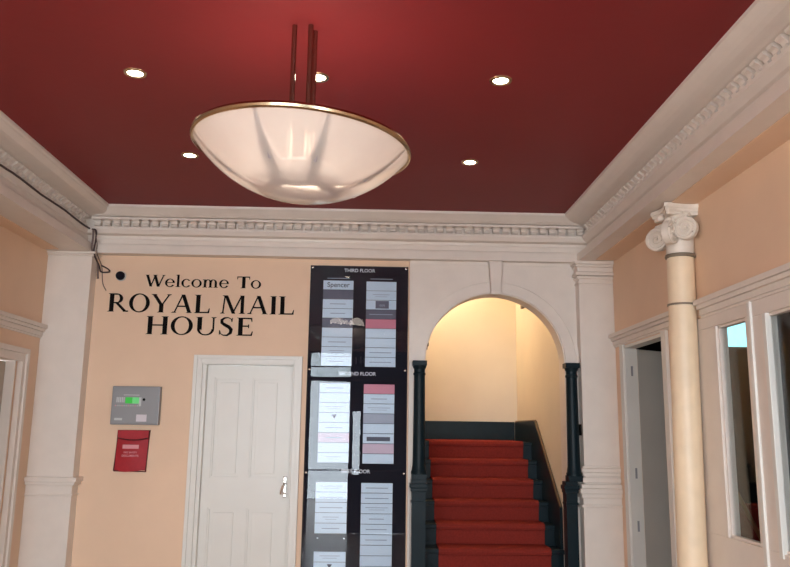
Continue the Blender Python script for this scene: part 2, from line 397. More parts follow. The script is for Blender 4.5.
# ------------------------------------------------------------------ doors
def casing(w, x0, x1, zt, wd, d, plane='y', base=0.0, sgn=-1):
    """door casing boxes; outer x0..x1, top zt, width wd, depth d from plane coordinate base towards sgn"""
    def B(a0, a1, z0, z1, d0):
        lo, hi = sorted((base, base+sgn*d0))
        if plane == 'y': w.box(a0, a1, lo, hi, z0, z1, .002)
        else: w.box(lo, hi, a0, a1, z0, z1, .002)
    for k, (f0, f1, dd) in enumerate(((0, .4, d), (.4, .85, d*.7), (.85, 1, d*.85))):
        B(x0+wd*f0, x0+wd*f1, 0, zt-wd*f0, dd); B(x1-wd*f1, x1-wd*f0, 0, zt-wd*f0, dd)
        B(x0+wd*f1+.0005, x1-wd*f1-.0005, zt-wd*f1, zt-wd*f0, dd*.99)
def panel_door(w, x0, x1, y, z1, panels, th=.04):
    """leaf front face at y, panels recessed"""
    w.box(x0, x1, y+.020, y+th, .005, z1)
    xs = sorted({x0, x1, *[p[0] for p in panels], *[p[1] for p in panels]}); zs = sorted({.005, z1, *[p[2] for p in panels], *[p[3] for p in panels]})
    for i in range(len(xs)-1):
        for j in range(len(zs)-1):
            cx, cz = (xs[i]+xs[i+1])/2, (zs[j]+zs[j+1])/2
            if any(p[0] < cx < p[1] and p[2] < cz < p[3] for p in panels): continue
            w.box(xs[i], xs[i+1], y, y+.0201, zs[j], zs[j+1])
    for a, b, c, d in panels:   # bead and raised field
        for q, dd in ((.0, .004), (.010, .009)):
            pass
        w.box(a, a+.012, y+.008, y+.0201, c, d); w.box(b-.012, b, y+.004, y+.0201, c, d)
        w.box(a+.012, b-.012, y+.004, y+.0201, c, c+.012); w.box(a+.012, b-.012, y+.004, y+.0201, d-.012, d)
        w.box(a+.035, b-.035, y+.012, y+.0201, c+.035, d-.035, .003)
d1 = sempty('door_1', 'white four panelled door in the back wall', (-.9, 0, 0))
w = MB(); w.bm.free(); w = MB()
panel_door(w, -1.221, -.574, .045, 2.060, [(-1.165, -.948, 1.245, 1.972), (-.885, -.668, 1.245, 1.972), (-1.165, -.948, .22, 1.040), (-.885, -.668, .22, 1.040)])
w.build('door_leaf', M['white'], d1)
w = MB(); casing(w, -1.313, -.517, 2.130, .066, .030)
w.box(-1.247, -1.2215, -.004, .10, 0, 2.064); w.box(-.5735, -.583+.0325, -.004, .10, 0, 2.064); w.box(-1.247, -.550, -.004, .10, 2.062, 2.075)
w.build('door_casing', M['white'], d1)
hd = MB().box(-.632, -.606, .036, .045, 1.115, 1.265, .006).build('handle_plate', M['chrome'], d1)
w = MB(); w.tube([(-.619, .04, 1.215), (-.619, .005, 1.215), (-.628, -.004, 1.20), (-.640, -.006, 1.165), (-.643, -.004, 1.14)], [.009, .009, .009, .008, .007], 10)
w.lathe([(.004, 0), (.010, .002), (.010, .008), (.004, .010)], 0, 0, 0, 16, Matrix.Translation((-.619, .037, 1.15)) @ Matrix.Rotation(pi/2, 4, 'X'), True)
w.build('door_handle', M['chrome'], d1, smooth=True)

# left wall door
d2 = sempty('door_2', 'beige door with cream casing in the left wall', (XL, -.9, 0))
w = MB(); casing(w, -1.232, -.345, 2.118, .090, .045, 'x', XL, 1)
w.box(XL-.12, XL+.02, -.51, -.495, 0, 2.035); w.box(XL-.12, XL+.02, -1.165, -1.15, 0, 2.035); w.box(XL-.12, XL+.02, -1.15, -.51, 2.027, 2.04)
w.build('door_casing', M['cream'], d2)
w = MB(); panel_door(w, .0, .635, 0, 2.02, [(.07, .28, 1.25, 1.92), (.355, .565, 1.25, 1.92), (.07, .28, .22, 1.04), (.355, .565, .22, 1.04)])
bmesh.ops.transform(w.bm, matrix=Matrix.Translation((XL-.04, -1.148, 0)) @ Matrix.Rotation(pi/2, 4, 'Z'), verts=w.bm.verts)
w.build('door_leaf', M['beigedoor'], d2)

# right wall opening, door standing open into the side room
d3 = sempty('door_3', 'grey door standing open beyond the white framed doorway', (XR, -.7, 0))
w = MB()
w.box(XR-.022, XR, -.335, -.262, 0, 2.222, .003); w.box(XR-.022, XR, -1.15, -1.078, 0, 2.222, .003)
w.box(XR-.010, XR+.075, -.345, -.315, 0, 2.215); w.box(XR-.010, XR+.075, -1.085, -1.06, 0, 2.215); w.box(XR-.010, XR+.075, -1.06, -.345, 2.195, 2.215)
w.build('door_casing', M['white'], d3)
w = MB(); w.box(0, .66, 0, .04, .006, 2.19, .003); bmesh.ops.transform(w.bm, matrix=Matrix.Translation((XR+.078, -.345, 0)) @ Matrix.Rotation(radians(30), 4, 'Z'), verts=w.bm.verts)
w.build('door_leaf', M['greydoor'], d3)
for z in (1.30, .95, 2.0):
    MB().box(XR+.030, XR+.044, -.3475, -.345, z, z+.07).build('hinge', M['grey'], d3)

# mouldings over the doors
def rail(w, x_wall, sgn, y0, y1):
    for z0, z1, p in ((2.222, 2.236, .010), (2.236, 2.268, .018), (2.268, 2.290, .034), (2.290, 2.318, .050)):
        lo, hi = sorted((x_wall, x_wall+sgn*p)); w.box(lo, hi, y0, y1, z0, z1, .003)
w = MB(); rail(w, XL, 1, -1.24, -.113); struct(w.build('trim_9', M['cream']), 'cream moulding over the left door')
w = MB(); rail(w, XR, -1, -1.495, -.113); struct(w.build('trim_10', M['cream']), 'cream moulding over the open doorway')
w = MB(); rail(w, XR, -1, -4.35, -1.65); struct(w.build('trim_11', M['cream']), 'cream moulding over the glazed screen')

# ------------------------------------------------------------------ glazed screen in the right wall
win = sempty('window_1', 'white glazed screen with tall narrow pane in the right wall', (XR, -1.95, 0))
FX0, FX1 = XR-.004, XR+.06
def frame_panel(w, y0, y1, z0, z1, py0, py1, pz0, pz1):
    w.box(FX0, FX1, y0, y1, z0, pz0); w.box(FX0, FX1, y0, y1, pz1, z1); w.box(FX0, FX1, y0, py0, pz0, pz1); w.box(FX0, FX1, py1, y1, pz0, pz1)
    b = .014
    w.box(FX0+.012, FX1-.02, py0, py1, pz0, pz0+b); w.box(FX0+.012, FX1-.02, py0, py1, pz1-b, pz1); w.box(FX0+.012, FX1-.02, py0, py0+b, pz0, pz1); w.box(FX0+.012, FX1-.02, py1-b, py1, pz0, pz1)
w = MB(); frame_panel(w, -2.185, -1.501, 0, 2.226, -2.135, -1.810, 1.100, 2.160); w.build('frame', M['cream'], win, bevel=.003)
MB().box(FX0+.026, FX0+.031, -2.134, -1.811, 1.101, 2.159).build('pane', M['glass'], win)
MB().box(FX0-.012, FX0+.02, -2.212, -2.180, 0, 2.226, .006).build('mullion', M['white'], win)
dg = sempty('door_4', 'white glazed door beside the narrow pane', (XR, -2.8, 0))
w = MB(); frame_panel(w, -3.3, -2.20, .01, 2.222, -3.15, -2.315, 1.100, 2.150); w.build('door_frame', M['cream'], dg, bevel=.003)
w = MB(); w.box(FX0-.008, FX0+.02, -2.345, -2.315, 1.08, 2.150, .003); w.build('bead', M['white'], dg)
MB().box(FX0+.026, FX0+.031, -3.149, -2.316, 1.101, 2.149).build('pane', M['glass'], dg)
w = MB(); frame_panel(w, -4.3, -3.31, 0, 2.226, -4.15, -3.45, 1.1, 2.15)
wn2 = w.build('window_2', M['cream']); struct(wn2, 'cream framed side pane near the camera')
MB().box(FX0+.026, FX0+.031, -4.149, -3.451, 1.101, 2.149).build('pane', M['glass'], wn2)
# bright window of the side room
wn3 = MB().box(3.40, 3.60, 1.585, 1.598, 2.44, 2.69).build('window_3', M['bluewin']); struct(wn3, 'small daylit window across the dark side room')

# seen dimly through the narrow pane
hr = thing('stair_handrail', 'brown sloping handrail in the dark room behind the narrow pane', 'handrail', (2.9, .55, 0))
MB().tube([(2.62, .55, 1.78), (3.20, .55, .60)], .017, 10).build('rail', mat('varnished handrail', srgb(150, 112, 72), .4), hr, smooth=True)
for x in (2.64, 3.18):
    MB().tube([(x, .55, 0), (x, .55, 1.78-(x-2.62)*2.034-.01)], .016, 8).build('post', M['wood'], hr)
be = thing('upholstered_bench', 'dark red upholstered bench back low behind the narrow pane', 'bench', (3.0, .85, 0))
MB().box(2.55, 3.6, .95, 1.05, .35, 1.03, .03).build('backrest', M['carpet'], be)
MB().box(2.55, 3.6, .62, .948, .34, .47, .03).build('seat', M['carpet'], be)
for x in (2.6, 3.55):
    for y in (.68, 1.0): MB().box(x-.02, x+.02, y-.02, y+.02, 0, .345).build('leg', M['wood'], be)

# ------------------------------------------------------------------ ionic columns
def volute(w, c, ang, R=.062, th=.05):
    """scroll whose flat faces look along +-normal; ang is the direction (in plan) the scroll projects"""
    c = Vector(c); u = Vector((cos(ang), sin(ang), 0)); n = Vector((-sin(ang), cos(ang), 0)); z = Vector((0, 0, 1))
    m = Matrix(((u.x, z.x, n.x, c.x), (u.y, z.y, n.y, c.y), (u.z, z.z, n.z, c.z), (0, 0, 0, 1)))
    w.lathe([(.0, -th*.30), (R*.95, -th*.30), (R*.95, th*.30), (0, th*.30)], 0, 0, 0, 28, m)
    for s in (-1, 1):
        pts = []; rr = []
        for k in range(60):
            t = k/59; a = -pi*.5+t*2*pi*2.1; r = R*(1-.80*t)
            pts.append(m @ Vector((r*cos(a+pi), r*sin(a+pi), s*th*.34))); rr.append(R*.12*(1-.45*t)+.001)
        w.tube(pts, rr, 6)
        w.lathe([(0, 0), (.011, .002), (.009, .009), (0, .012)], 0, 0, 0, 12, m @ Matrix.Translation((0, 0, s*th*.32)) @ (Matrix.Identity(4) if s > 0 else Matrix.Rotation(pi, 4, 'X')))
    # band linking scroll to the bell
    pts = [c+u*(-.085)+z*(R*.98), c+u*(-.04)+z*(R*1.12), c+u*0.01+z*(R*1.0)]
    w.tube(pts, [.018, .017, .012], 8)
def ionic(cx, cy, label, walldir):
    t = thing('ionic_column', label, 'column', (cx, cy, 0), 'ionic columns against the side walls')
    t.rotation_euler.y = radians(.9)*walldir
    p = [(.12, 0), (.12, .06), (.115, .07), (.118, .10), (.10, .13), (.095, .15), (.10, .18), (.088, .20), (.078, .225)]
    p += [(.076-.003*(k/12)**1.6, .23+2.34*k/12) for k in range(13)]
    MB().lathe(p, cx, cy, 0, 40, close=True).build('shaft', M['marble'], t, smooth=True)
    MB().lathe([(.070, 2.570), (.080, 2.572), (.083, 2.580), (.080, 2.590), (.070, 2.592)], cx, cy, 0, 40).build('neck_ring', M['ring'], t, smooth=True)
    MB().lathe([(.07, 2.300), (.0785, 2.301), (.0795, 2.306), (.0785, 2.311), (.07, 2.312)], cx, cy, 0, 40).build('shaft_ring', M['ring'], t, smooth=True)
    w = MB()
    w.lathe([(.068, 2.585), (.0745, 2.60), (.0745, 2.70), (.082, 2.715), (.092, 2.735), (.094, 2.755), (.084, 2.77), (.08, 2.80)], cx, cy, 0, 36, close=True)
    for k in range(12):   # egg and dart
        a = 2*pi*k/12
        w.lathe([(0, -.022), (.010, -.016), (.014, 0), (.011, .012), (0, .018)], cx+.088*cos(a), cy+.088*sin(a), 2.745, 8)
    w.build('bell', M['plaster'], t, smooth=True)
    for k in range(4):
        a = pi/4+k*pi/2
        px = cx+.128*cos(a); 
        if walldir*(px-cx) > 0: continue
        w = MB(); volute(w, (px, cy+.128*sin(a), 2.698), a, .070, .058); w.build('volute', M['plaster'], t, smooth=True)
    w = MB(); volute(w, (cx-walldir*.006, cy-.116, 2.716), -pi/2+walldir*radians(46), .066, .050); w.build('volute', M['plaster'], t, smooth=True)
    # flower between scrolls
    w = MB(); w.lathe([(0, -.02), (.018, -.014), (.024, 0), (.016, .014), (0, .02)], cx-walldir*.105, cy, 2.80, 12)
    w.lathe([(0, -.02), (.018, -.014), (.024, 0), (.016, .014), (0, .02)], cx, cy-.105, 2.80, 12)
    w.build('rosette', M['plaster'], t, smooth=True)
    # concave sided abacus
    def ab(h):
        pts = []
        for k in range(4):
            a0 = pi/4+k*pi/2; a1 = a0+pi/2
            for j in range(9):
                s = j/8; A = Vector((cos(a0), sin(a0)))*h; B = Vector((cos(a1), sin(a1)))*h
                P = A.lerp(B, .06+.88*s); mid = Vector((cos((a0+a1)/2), sin((a0+a1)/2)))
                P -= mid*.026*sin(pi*s); 
                x_ = cx+P.x
                x_ = min(x_, XR-.008) if walldir > 0 else max(x_, XL+.008)
                pts.append((x_, cy+P.y))
        return pts
    w = MB(); w.poly(ab(.150), 'z', 2.800, 2.820); w.poly(ab(.162), 'z', 2.820, 2.838); w.poly(ab(.172), 'z', 2.838, 2.862)
    w.build('abacus', M['plaster'], t)
ionic(1.675, -1.576, 'cream scroll topped column between doorway and glazed screen', 1)
ionic(-2.318, -1.40, 'cream column at the left edge with only its scroll tip in view', -1)

# ------------------------------------------------------------------ lettering on the wall
def glyphs():
    T, h = .20, .068     # thick stem, hairline
    def ring(cx, cy, rx, ry, tx, ty, a0=0, a1=2*pi, n=40):
        quads = []
        for k in range(n):
            p = []
            for a, inn in ((a0+(a1-a0)*k/n, 0), (a0+(a1-a0)*(k+1)/n, 0), (a0+(a1-a0)*(k+1)/n, 1), (a0+(a1-a0)*k/n, 1)):
                RX, RY = (rx-tx, ry-ty) if inn else (rx, ry)
                p.append((cx+RX*cos(a), cy+RY*sin(a)))
            quads.append(p)
        return quads
    def st(x, y0=0, y1=1, w=T): return [(x, y0), (x+w, y0), (x+w, y1), (x, y1)]
    def dg(x0, y0, x1, y1, w): return [(x0, y0), (x0+w, y0), (x1+w, y1), (x1, y1)]
    def sf(cx, y, w=.17, up=1): return [(cx-w, y), (cx+w, y), (cx+w*.45, y+up*.05), (cx-w*.45, y+up*.05)]
    def bar(x0, x1, y, t=h): return [(x0, y), (x1, y), (x1, y+t), (x0, y+t)]
    G = {}
    G['I'] = ([st(.12), sf(.2, 0), sf(.2, 1, up=-1)], .40)
    G['L'] = ([st(.12), sf(.2, 0), sf(.2, 1, up=-1), bar(.2, .78, 0), [(.70, .04), (.78, .04), (.80, .26), (.77, .26)]], .84)
    G['E'] = ([st(.12), sf(.2, 0), sf(.2, 1, up=-1), bar(.2, .76, 0), bar(.2, .74, 1-h), bar(.2, .6, .50), [(.69, .04), (.76, .04), (.79, .24), (.76, .24)],
              [(.68, .96), (.74, .96), (.75, .78), (.72, .78)], [(.57, .42), (.61, .42), (.61, .63), (.57, .63)]], .84)
    G['H'] = ([st(.12), sf(.2, 0), sf(.2, 1, up=-1), st(.80), sf(.88, 0), sf(.88, 1, up=-1), bar(.2, .85, .48)], 1.10)
    G['O'] = (ring(.52, .5, .50, .52, .17, .05), 1.06)
    G['U'] = ([st(.12, .3, 1), sf(.2, 1, up=-1), st(.82, .3, 1, .07), sf(.86, 1, .13, -1)] + ring(.505, .33, .385, .35, .11, .06, pi, 2*pi), 1.02)
    G['R'] = ([st(.12), sf(.2, 0), sf(.2, 1, up=-1), bar(.2, .48, 1-h), bar(.2, .48, .46)] + ring(.46, .73, .30, .27, .15, .05, -pi/2, pi/2, 20) + [dg(.84, 0, .40, .47, .17), bar(.80, 1.04, 0)], 1.02)
    G['Y'] = ([st(.40, 0, .46), sf(.48, 0), dg(.40, .42, .03, 1, .18), dg(.50, .42, .84, 1, .07), sf(.12, 1, .15, -1), sf(.86, 1, .12, -1)], .96)
    G['A'] = ([dg(.12, 0, .50, 1, .06), dg(.80, 0, .46, 1, .18), bar(.26, .78, .32), sf(.13, 0, .13), sf(.88, 0, .16), ], 1.04)
    G['M'] = ([dg(.12, 0, .20, 1, .06), dg(.60, 0, .20, 1, .17), dg(.60, 0, 1.02, 1, .07), st(1.02, 0, 1, .16), sf(.14, 0, .12), sf(1.10, 0), sf(.22, 1, .12, -1), sf(1.08, 1, .12, -1)], 1.30)
    G['W'] = ([dg(.30, 0, .04, 1, .16), dg(.34, 0, .60, 1, .06), dg(.76, 0, .52, 1, .16), dg(.82, 0, 1.12, 1, .06), sf(.12, 1, .14, -1), sf(.62, 1, .14, -1), sf(1.14, 1, .1, -1)], 1.20)
    G['T'] = ([st(.36), sf(.44, 0), bar(.04, .84, 1-h), [(.04, .97), (.09, .97), (.07, .76), (.04, .76)], [(.79, .97), (.84, .97), (.84, .76), (.81, .76)]], .86)
    S = []
    cpts = [(.62, .80), (.58, .93), (.44, 1.0), (.28, .97), (.16, .86), (.17, .70), (.32, .58), (.48, .48), (.60, .34), (.58, .14), (.42, .0), (.24, .01), (.12, .10), (.09, .24)]
    wd = [.03, .04, .05, .09, .13, .15, .17, .18, .17, .14, .09, .05, .045, .03]
    for i in range(len(cpts)-1):
        a, b = Vector(cpts[i]), Vector(cpts[i+1]); 
        def nn(i):
            d = Vector(cpts[min(i+1, len(cpts)-1)])-Vector(cpts[max(i-1, 0)]); d.normalize(); return Vector((-d.y, d.x))
        n0, n1 = nn(i), nn(i+1)
        S.append([tuple(a+n0*wd[i]/2), tuple(b+n1*wd[i+1]/2), tuple(b-n1*wd[i+1]/2), tuple(a-n0*wd[i]/2)])
    S += [[(.60, .76), (.64, .76), (.66, .98), (.63, .98)], [(.06, .04), (.09, .04), (.10, .28), (.06, .28)]]
    G['S'] = (S, .76)
    x = .68
    G['e'] = (ring(.33, x/2, .30, x/2+.02, .12, .045, pi*.02, pi*1.82) + [bar(.08, .62, x*.5, .04)], .66)
    G['l'] = ([st(.08, 0, 1.06, .13), bar(.0, .30, 0, .035), [(.0, 1.0), (.1, 1.06), (.1, 1.0)]], .30)
    G['c'] = (ring(.33, x/2, .30, x/2+.02, .12, .045, pi*.22, pi*1.80), .60)
    G['o'] = (ring(.34, x/2, .32, x/2+.02, .12, .045), .70)
    def archl(x0): return ring(x0+.19, x*.62, .23, x*.40, .13, .05, 0, pi, 16)
    G['m'] = ([st(.08, 0, x, .13), st(.42, 0, x*.65, .13), st(.76, 0, x*.65, .13), bar(0, .28, 0, .035), bar(.36, .62, 0, .035), bar(.69, .96, 0, .035), bar(.0, .1, x-.04, .04)] + archl(.13) + archl(.47), .98)
    return G
GL = glyphs()
def letters(word, x0, x1, z0, cap, track, parent, m, y0, y1, space=.42, flip=False):
    adv = 0; pos = []
    for ch in word:
        if ch == ' ': adv += space; continue
        pos.append((ch, adv)); adv += GL[ch][1]+track
    adv -= track
    kx = (x1-x0)/adv
    for ch, a in pos:
        w = MB()
        dd = 0
        for q in GL[ch][0]:
            w.poly([(x0+(a+px)*kx, z0+pz*cap) for px, pz in q], 'y', y0+dd, y1); dd -= .00004
        w.build('letter', m, parent)
sg = thing('wall_sign', 'black serif lettering reading Welcome To Royal Mail House on the peach wall', 'sign', (-1.29, 0, 2.5))
letters('Welcome To', -1.716, -.846, 2.638, .088, .035, sg, M['textblack'], -.008, -.001)
letters('ROYAL MAIL', -1.985, -.590, 2.443, .137, .04, sg, M['textblack'], -.008, -.001)
letters('HOUSE', -1.692, -.888, 2.279, .134, .05, sg, M['textblack'], -.008, -.001)

# ------------------------------------------------------------------ directory board
bd = thing('directory_board', 'tall black tenant directory board with two columns of pale nameplates', 'directory board', (-.108, 0, .55))
BX0, BX1 = -.481, .258
MB().box(BX0, BX1, -.014, -.001, .55, 2.822).build('backing', M['black'], bd, bevel=.002)
secs = [(2.060, 2.822, 'THIRD FLOOR', 2.775), (1.318, 2.056, 'SECOND FLOOR', 1.998), (.55, 1.314, 'FIRST FLOOR', 1.296)]
NW = .226; c1, c2 = -.268, .056
def plate(cx, zt, kind, style):
    p = MB().box(cx-NW/2, cx+NW/2, -.0185, -.014, zt-.0685, zt, .001).build('nameplate', M[kind], bd)
    ik = M['inkpale'] if kind != 'tile_d' else M['inkpale']
    w = MB(); n = 0
    if style == 'box':
        w.box(cx-.042, cx+.058, -.0195, -.0186, zt-.062, zt-.004); ik = M['tile_d']; n = 1
    elif style == 'lines':
        L = random.uniform(.05, .085)
        w.box(cx-L, cx+L, -.0192, -.0186, zt-.030, zt-.026); w.box(cx-L*.7, cx+L*.7, -.0192, -.0186, zt-.045, zt-.042); n = 1
    elif style == 'line':
        L = random.uniform(.05, .09); w.box(cx-L, cx+L, -.0192, -.0186, zt-.038, zt-.032); n = 1
    elif style == 'frame':
        ik = M['ink']; w.box(cx-.085, cx+.085, -.0192, -.0186, zt-.052, zt-.022); n = 1
    elif style == 'logo':
        ik = M['ink']; w.poly([(cx-.018, zt-.012), (cx+.018, zt-.012), (cx, zt-.045)], 'y', -.0192, -.0186); n = 1
    if n: w.build('print', ik, p)
    else: w.bm.free()
    return p
P_ = .0716
A1 = [('tile_w', ''), ('tile_d', ''), ('tile_w', 'line'), ('tile_w', 'line'), ('tile_d', ''), ('tile_w', ''), ('tile_w', 'line'), ('tile_w', 'lines'), ('tile_w', 'line')]
A2 = [('tile_w', ''), ('tile_w', 'lines'), ('tile_w', 'box'), ('tile_d', 'line'), ('tile_p', ''), ('tile_w', ''), ('tile_w', ''), ('tile_w', 'line'), ('tile_w', 'line')]
B1 = [('tile_w', 'line'), ('tile_w', ''), ('tile_w', 'lines'), ('tile_w', 'logo'), ('tile_w', 'line'), ('tile_r', 'line'), ('tile_w', ''), ('tile_w', 'lines')]
B2 = [('tile_p', ''), ('tile_w', 'line'), ('tile_w', 'lines'), ('tile_g', ''), ('tile_w', ''), ('tile_w', 'frame'), ('tile_r', ''), ('tile_w', '')]
C1 = [('tile_w', 'lines'), ('tile_w', 'line'), ('tile_w', 'line'), ('tile_w', 'lines'), ('tile_w', 'line'), None, None, ('tile_w', 'lines'), ('tile_w', 'logo'), ('tile_w', '')]
C2 = [('tile_w', 'line'), ('tile_w', 'line'), ('tile_w', 'lines'), ('tile_w', 'line'), ('tile_w', 'line'), ('tile_w', 'line'), ('tile_w', ''), ('tile_w', ''), ('tile_w', 'line')]
for rows, cx, zt in ((A1, c1, 2.707), (A2, c2, 2.704), (B1, c1-.005, 1.938), (B2, c2-.004, 1.934), (C1, c1-.010, 1.232), (C2, c2-.008, 1.228)):
    for k, r in enumerate(rows):
        if r: 
            p = plate(cx, zt-P_*k-(.022 if rows is C1 and k > 5 else 0)*-1, *r)
            if rows is A1 and k == 0: text('Spencer', .052, (cx, -.0192, zt-.05), M['ink'], bd, 'print')
text('cos', .03, (c2+.008, -.0200, 2.704-P_*2-.045), M['inkpale'], bd, 'print')
bpy.data.objects.remove(bpy.data.objects['print.%03d' % 0]) if 'print.000' in bpy.data.objects else None
for z0, z1, hdr, hz in secs:
    text(hdr, .036, (-.11, -.0165, hz), M['textwhite'], bd, 'heading')
    MB().box(BX0+.004, BX1-.004, -.027, -.024, z0+.002, z1-.002).build('cover_sheet', M['cover'], bd)
    for x in (BX0+.018, BX1-.018):
        MB().lathe([(0, 0), (.011, 0), (.011, .004), (.007, .008), (0, .009)], 0, 0, 0, 14, Matrix.Translation((x, -.014, z1-.018)) @ Matrix.Rotation(pi/2, 4, 'X') @ Matrix.Scale(2, 4, (0, 0, 1))).build('screw', M['chrome'], bd, smooth=True)
for cx in (c1, c2):
    MB().box(cx-.085, cx+.085, -.0165, -.0141, 2.722, 2.727).build('caption', M['inkpale'], bd)
for x in (-.368, -.180):
    MB().lathe([(0, 0), (.006, 0), (.005, .003), (0, .004)], 0, 0, 0, 10, Matrix.Translation((x, -.014, .842)) @ Matrix.Rotation(pi/2, 4, 'X')).build('screw', M['chrome'], bd)

# ------------------------------------------------------------------ alarm panel, pouch, camera
ap = thing('alarm_panel', 'grey fire alarm control panel with a lit green display', 'alarm panel', (-1.725, 0, 1.60))
MB().box(-1.897, -1.553, -.085, -.001, 1.617, 1.892, .008).build('housing', M['grey'], ap)
MB().box(-1.885, -1.565, -.089, -.084, 1.628, 1.880, .003).build('door', M['grey'], ap)
MB().box(-1.798, -1.748, -.0915, -.088, 1.768, 1.812).build('display', M['lcd'], ap)
MB().box(-1.747, -1.700, -.0915, -.088, 1.768, 1.812).build('display', M['lcd2'], ap)
MB().box(-1.700, -1.684, -.0905, -.088, 1.750, 1.812).build('key_panel', M['lgrey'], ap)
for k in range(5):
    MB().box(-1.862+k*.0125, -1.854+k*.0125, -.0905, -.088, 1.775, 1.812, .001).build('button', M['lgrey'], ap)
for k in range(12):
    MB().box(-1.868+k*.0155, -1.862+k*.0155, -.0903, -.088, 1.748, 1.756).build('button', M['lgrey'] if k % 3 else M['pinkprint'], ap)
MB().lathe([(0, 0), (.010, 0), (.010, .005), (0, .005)], 0, 0, 0, 16, Matrix.Translation((-1.665, -.088, 1.797)) @ Matrix.Rotation(pi/2, 4, 'X')).build('key_switch', M['textblack'], ap)
MB().box(-1.712, -1.638, -.0898, -.088, 1.640, 1.690).build('sticker', mat('white sticker', srgb(214, 206, 212), .5), ap)
MB().box(-1.868, -1.812, -.0898, -.088, 1.648, 1.664).build('badge', M['lgrey'], ap)
MB().box(-1.812, -1.700, -.0896, -.088, 1.826, 1.831).build('caption', M['lgrey'], ap)
ap.location.x += .018; ap.scale.y = .6
po = thing('document_pouch', 'red document pouch hanging below the grey alarm panel', 'pouch', (-1.71, 0, 1.44))
w = MB(); nX, nZ = 8, 12
def pouchpt(u, v, s):
    x = -1.826+u*.226+(1-v)*-.012; z = 1.291+v*.285-.006*sin(u*pi*1.5)*(1-v)
    bulge = .022*sin(pi*u)*(.4+.6*sin(pi*min(1, v*1.2)))
    return (x, -.012-bulge if s else -.002, z)
g = [[w.bm.verts.new(pouchpt(i/nX, j/nZ, 1)) for j in range(nZ+1)] for i in range(nX+1)]
b_ = [[w.bm.verts.new(pouchpt(i/nX, j/nZ, 0)) for j in range(nZ+1)] for i in range(nX+1)]
for i in range(nX):
    for j in range(nZ):
        w.bm.faces.new([g[i][j], g[i+1][j], g[i+1][j+1], g[i][j+1]]); w.bm.faces.new([b_[i][j], b_[i][j+1], b_[i+1][j+1], b_[i+1][j]])
for i in range(nX):
    w.bm.faces.new([g[i][0], b_[i][0], b_[i+1][0], g[i+1][0]]); w.bm.faces.new([g[i][nZ], g[i+1][nZ], b_[i+1][nZ], b_[i][nZ]])
for j in range(nZ):
    w.bm.faces.new([g[0][j], g[0][j+1], b_[0][j+1], b_[0][j]]); w.bm.faces.new([g[nX][j], b_[nX][j], b_[nX][j+1], g[nX][j+1]])
w.build('pocket', M['pouch'], po, smooth=True)
w = MB()   # flap with curved lower edge
fl = [(-1.822, 1.578)]+[(-1.818+.215*k/10, 1.528-.014*sin(pi*k/10)) for k in range(11)]+[(-1.600, 1.578)]
w.poly(fl, 'y', -.040, -.033); w.build('flap', M['pouch'], po)
w = MB(); w.tube([(-1.815+.210*k/10, -.041, 1.523-.014*sin(pi*k/10)) for k in range(11)], .0045, 6); w.build('flap_edge', M['pouchdark'], po)
w = MB(); w.tube([(-1.838, -.012, 1.293), (-1.826, -.012, 1.576), (-1.600, -.012, 1.578), (-1.612, -.012, 1.288), (-1.838, -.012, 1.293)], .006, 6); w.build('binding', M['pouchdark'], po)
MB().box(-1.780, -1.665, -.0375, -.034, 1.448, 1.476).build('print_block', M['pinkprint'], po)
text('FIRE SAFETY', .0175, (-1.722, -.0385, 1.416), M['pinkprint'], po, 'print_line')
text('DOCUMENTS', .0195, (-1.722, -.0385, 1.392), M['pinkprint'], po, 'print_line')

sc = thing('security_camera', 'small black dome security camera left of the wall lettering', 'camera', (-1.898, 0, 2.712))
MB().lathe([(0, 0), (.038, 0), (.038, .008), (.033, .014), (0, .014)], 0, 0, 0, 24, Matrix.Translation((-1.898, -.001, 2.712)) @ Matrix.Rotation(pi/2, 4, 'X')).build('mount', M['lgrey'], sc, smooth=True)
MB().lathe([(.0325, 0), (.0325, .014), (.030, .026), (.021, .038), (.010, .043), (.0, .0445)], 0, 0, 0, 24, Matrix.Translation((-1.898, -.0135, 2.712)) @ Matrix.Rotation(pi/2, 4, 'X')).build('dome', M['black'], sc, smooth=True)

# ------------------------------------------------------------------ cables
w = MB(); pts = []
n = 70
for k in range(n+1):
    y = -6.9+(6.76)*k/n
    pts.append((-2.1105, y, 3.040+.004*sin(k*.9)-.002*random.random()))
pts.append((-2.1105, -.140, 3.035))
w.tube(pts, .0065, 6)
tag(w.build('cornice_cable', M['cable']), 'dark cable running along the left cornice below the dentils', 'cable')
def cable(pts, r, m, label):
    # smooth path
    P = [Vector(p) for p in pts]; out = []
    for i in range(len(P)-1):
        p0, p1, p2, p3 = P[max(i-1, 0)], P[i], P[i+1], P[min(i+2, len(P)-1)]
        for k in range(8):
            t = k/8; out.append(.5*((2*p1)+(-p0+p2)*t+(2*p0-5*p1+4*p2-p3)*t*t+(-p0+3*p1-3*p2+p3)*t**3))
    out.append(P[-1]); w = MB(); w.tube(out, r, 6)
    tag(w.build('hanging_cable', m, smooth=True), label, 'cable')
cable([(-2.085, -.165, 3.03), (-2.055, -.165, 3.02), (-2.060, -.14, 2.95), (-2.068, -.13, 2.86), (-2.055, -.04, 2.78), (-2.045, -.012, 2.74), (-1.985, -.012, 2.742), (-2.000, -.012, 2.765), (-2.050, -.012, 2.79)], .006, M['cable'], 'dark looped cable end hanging in the left corner beside the camera')
cable([(-2.075, -.165, 3.03), (-2.078, -.15, 2.96), (-2.083, -.135, 2.88), (-2.062, -.06, 2.80), (-2.070, -.012, 2.72), (-2.066, -.012, 2.69)], .007, M['cable2'], 'thicker grey brown cable hanging straight in the left corner')
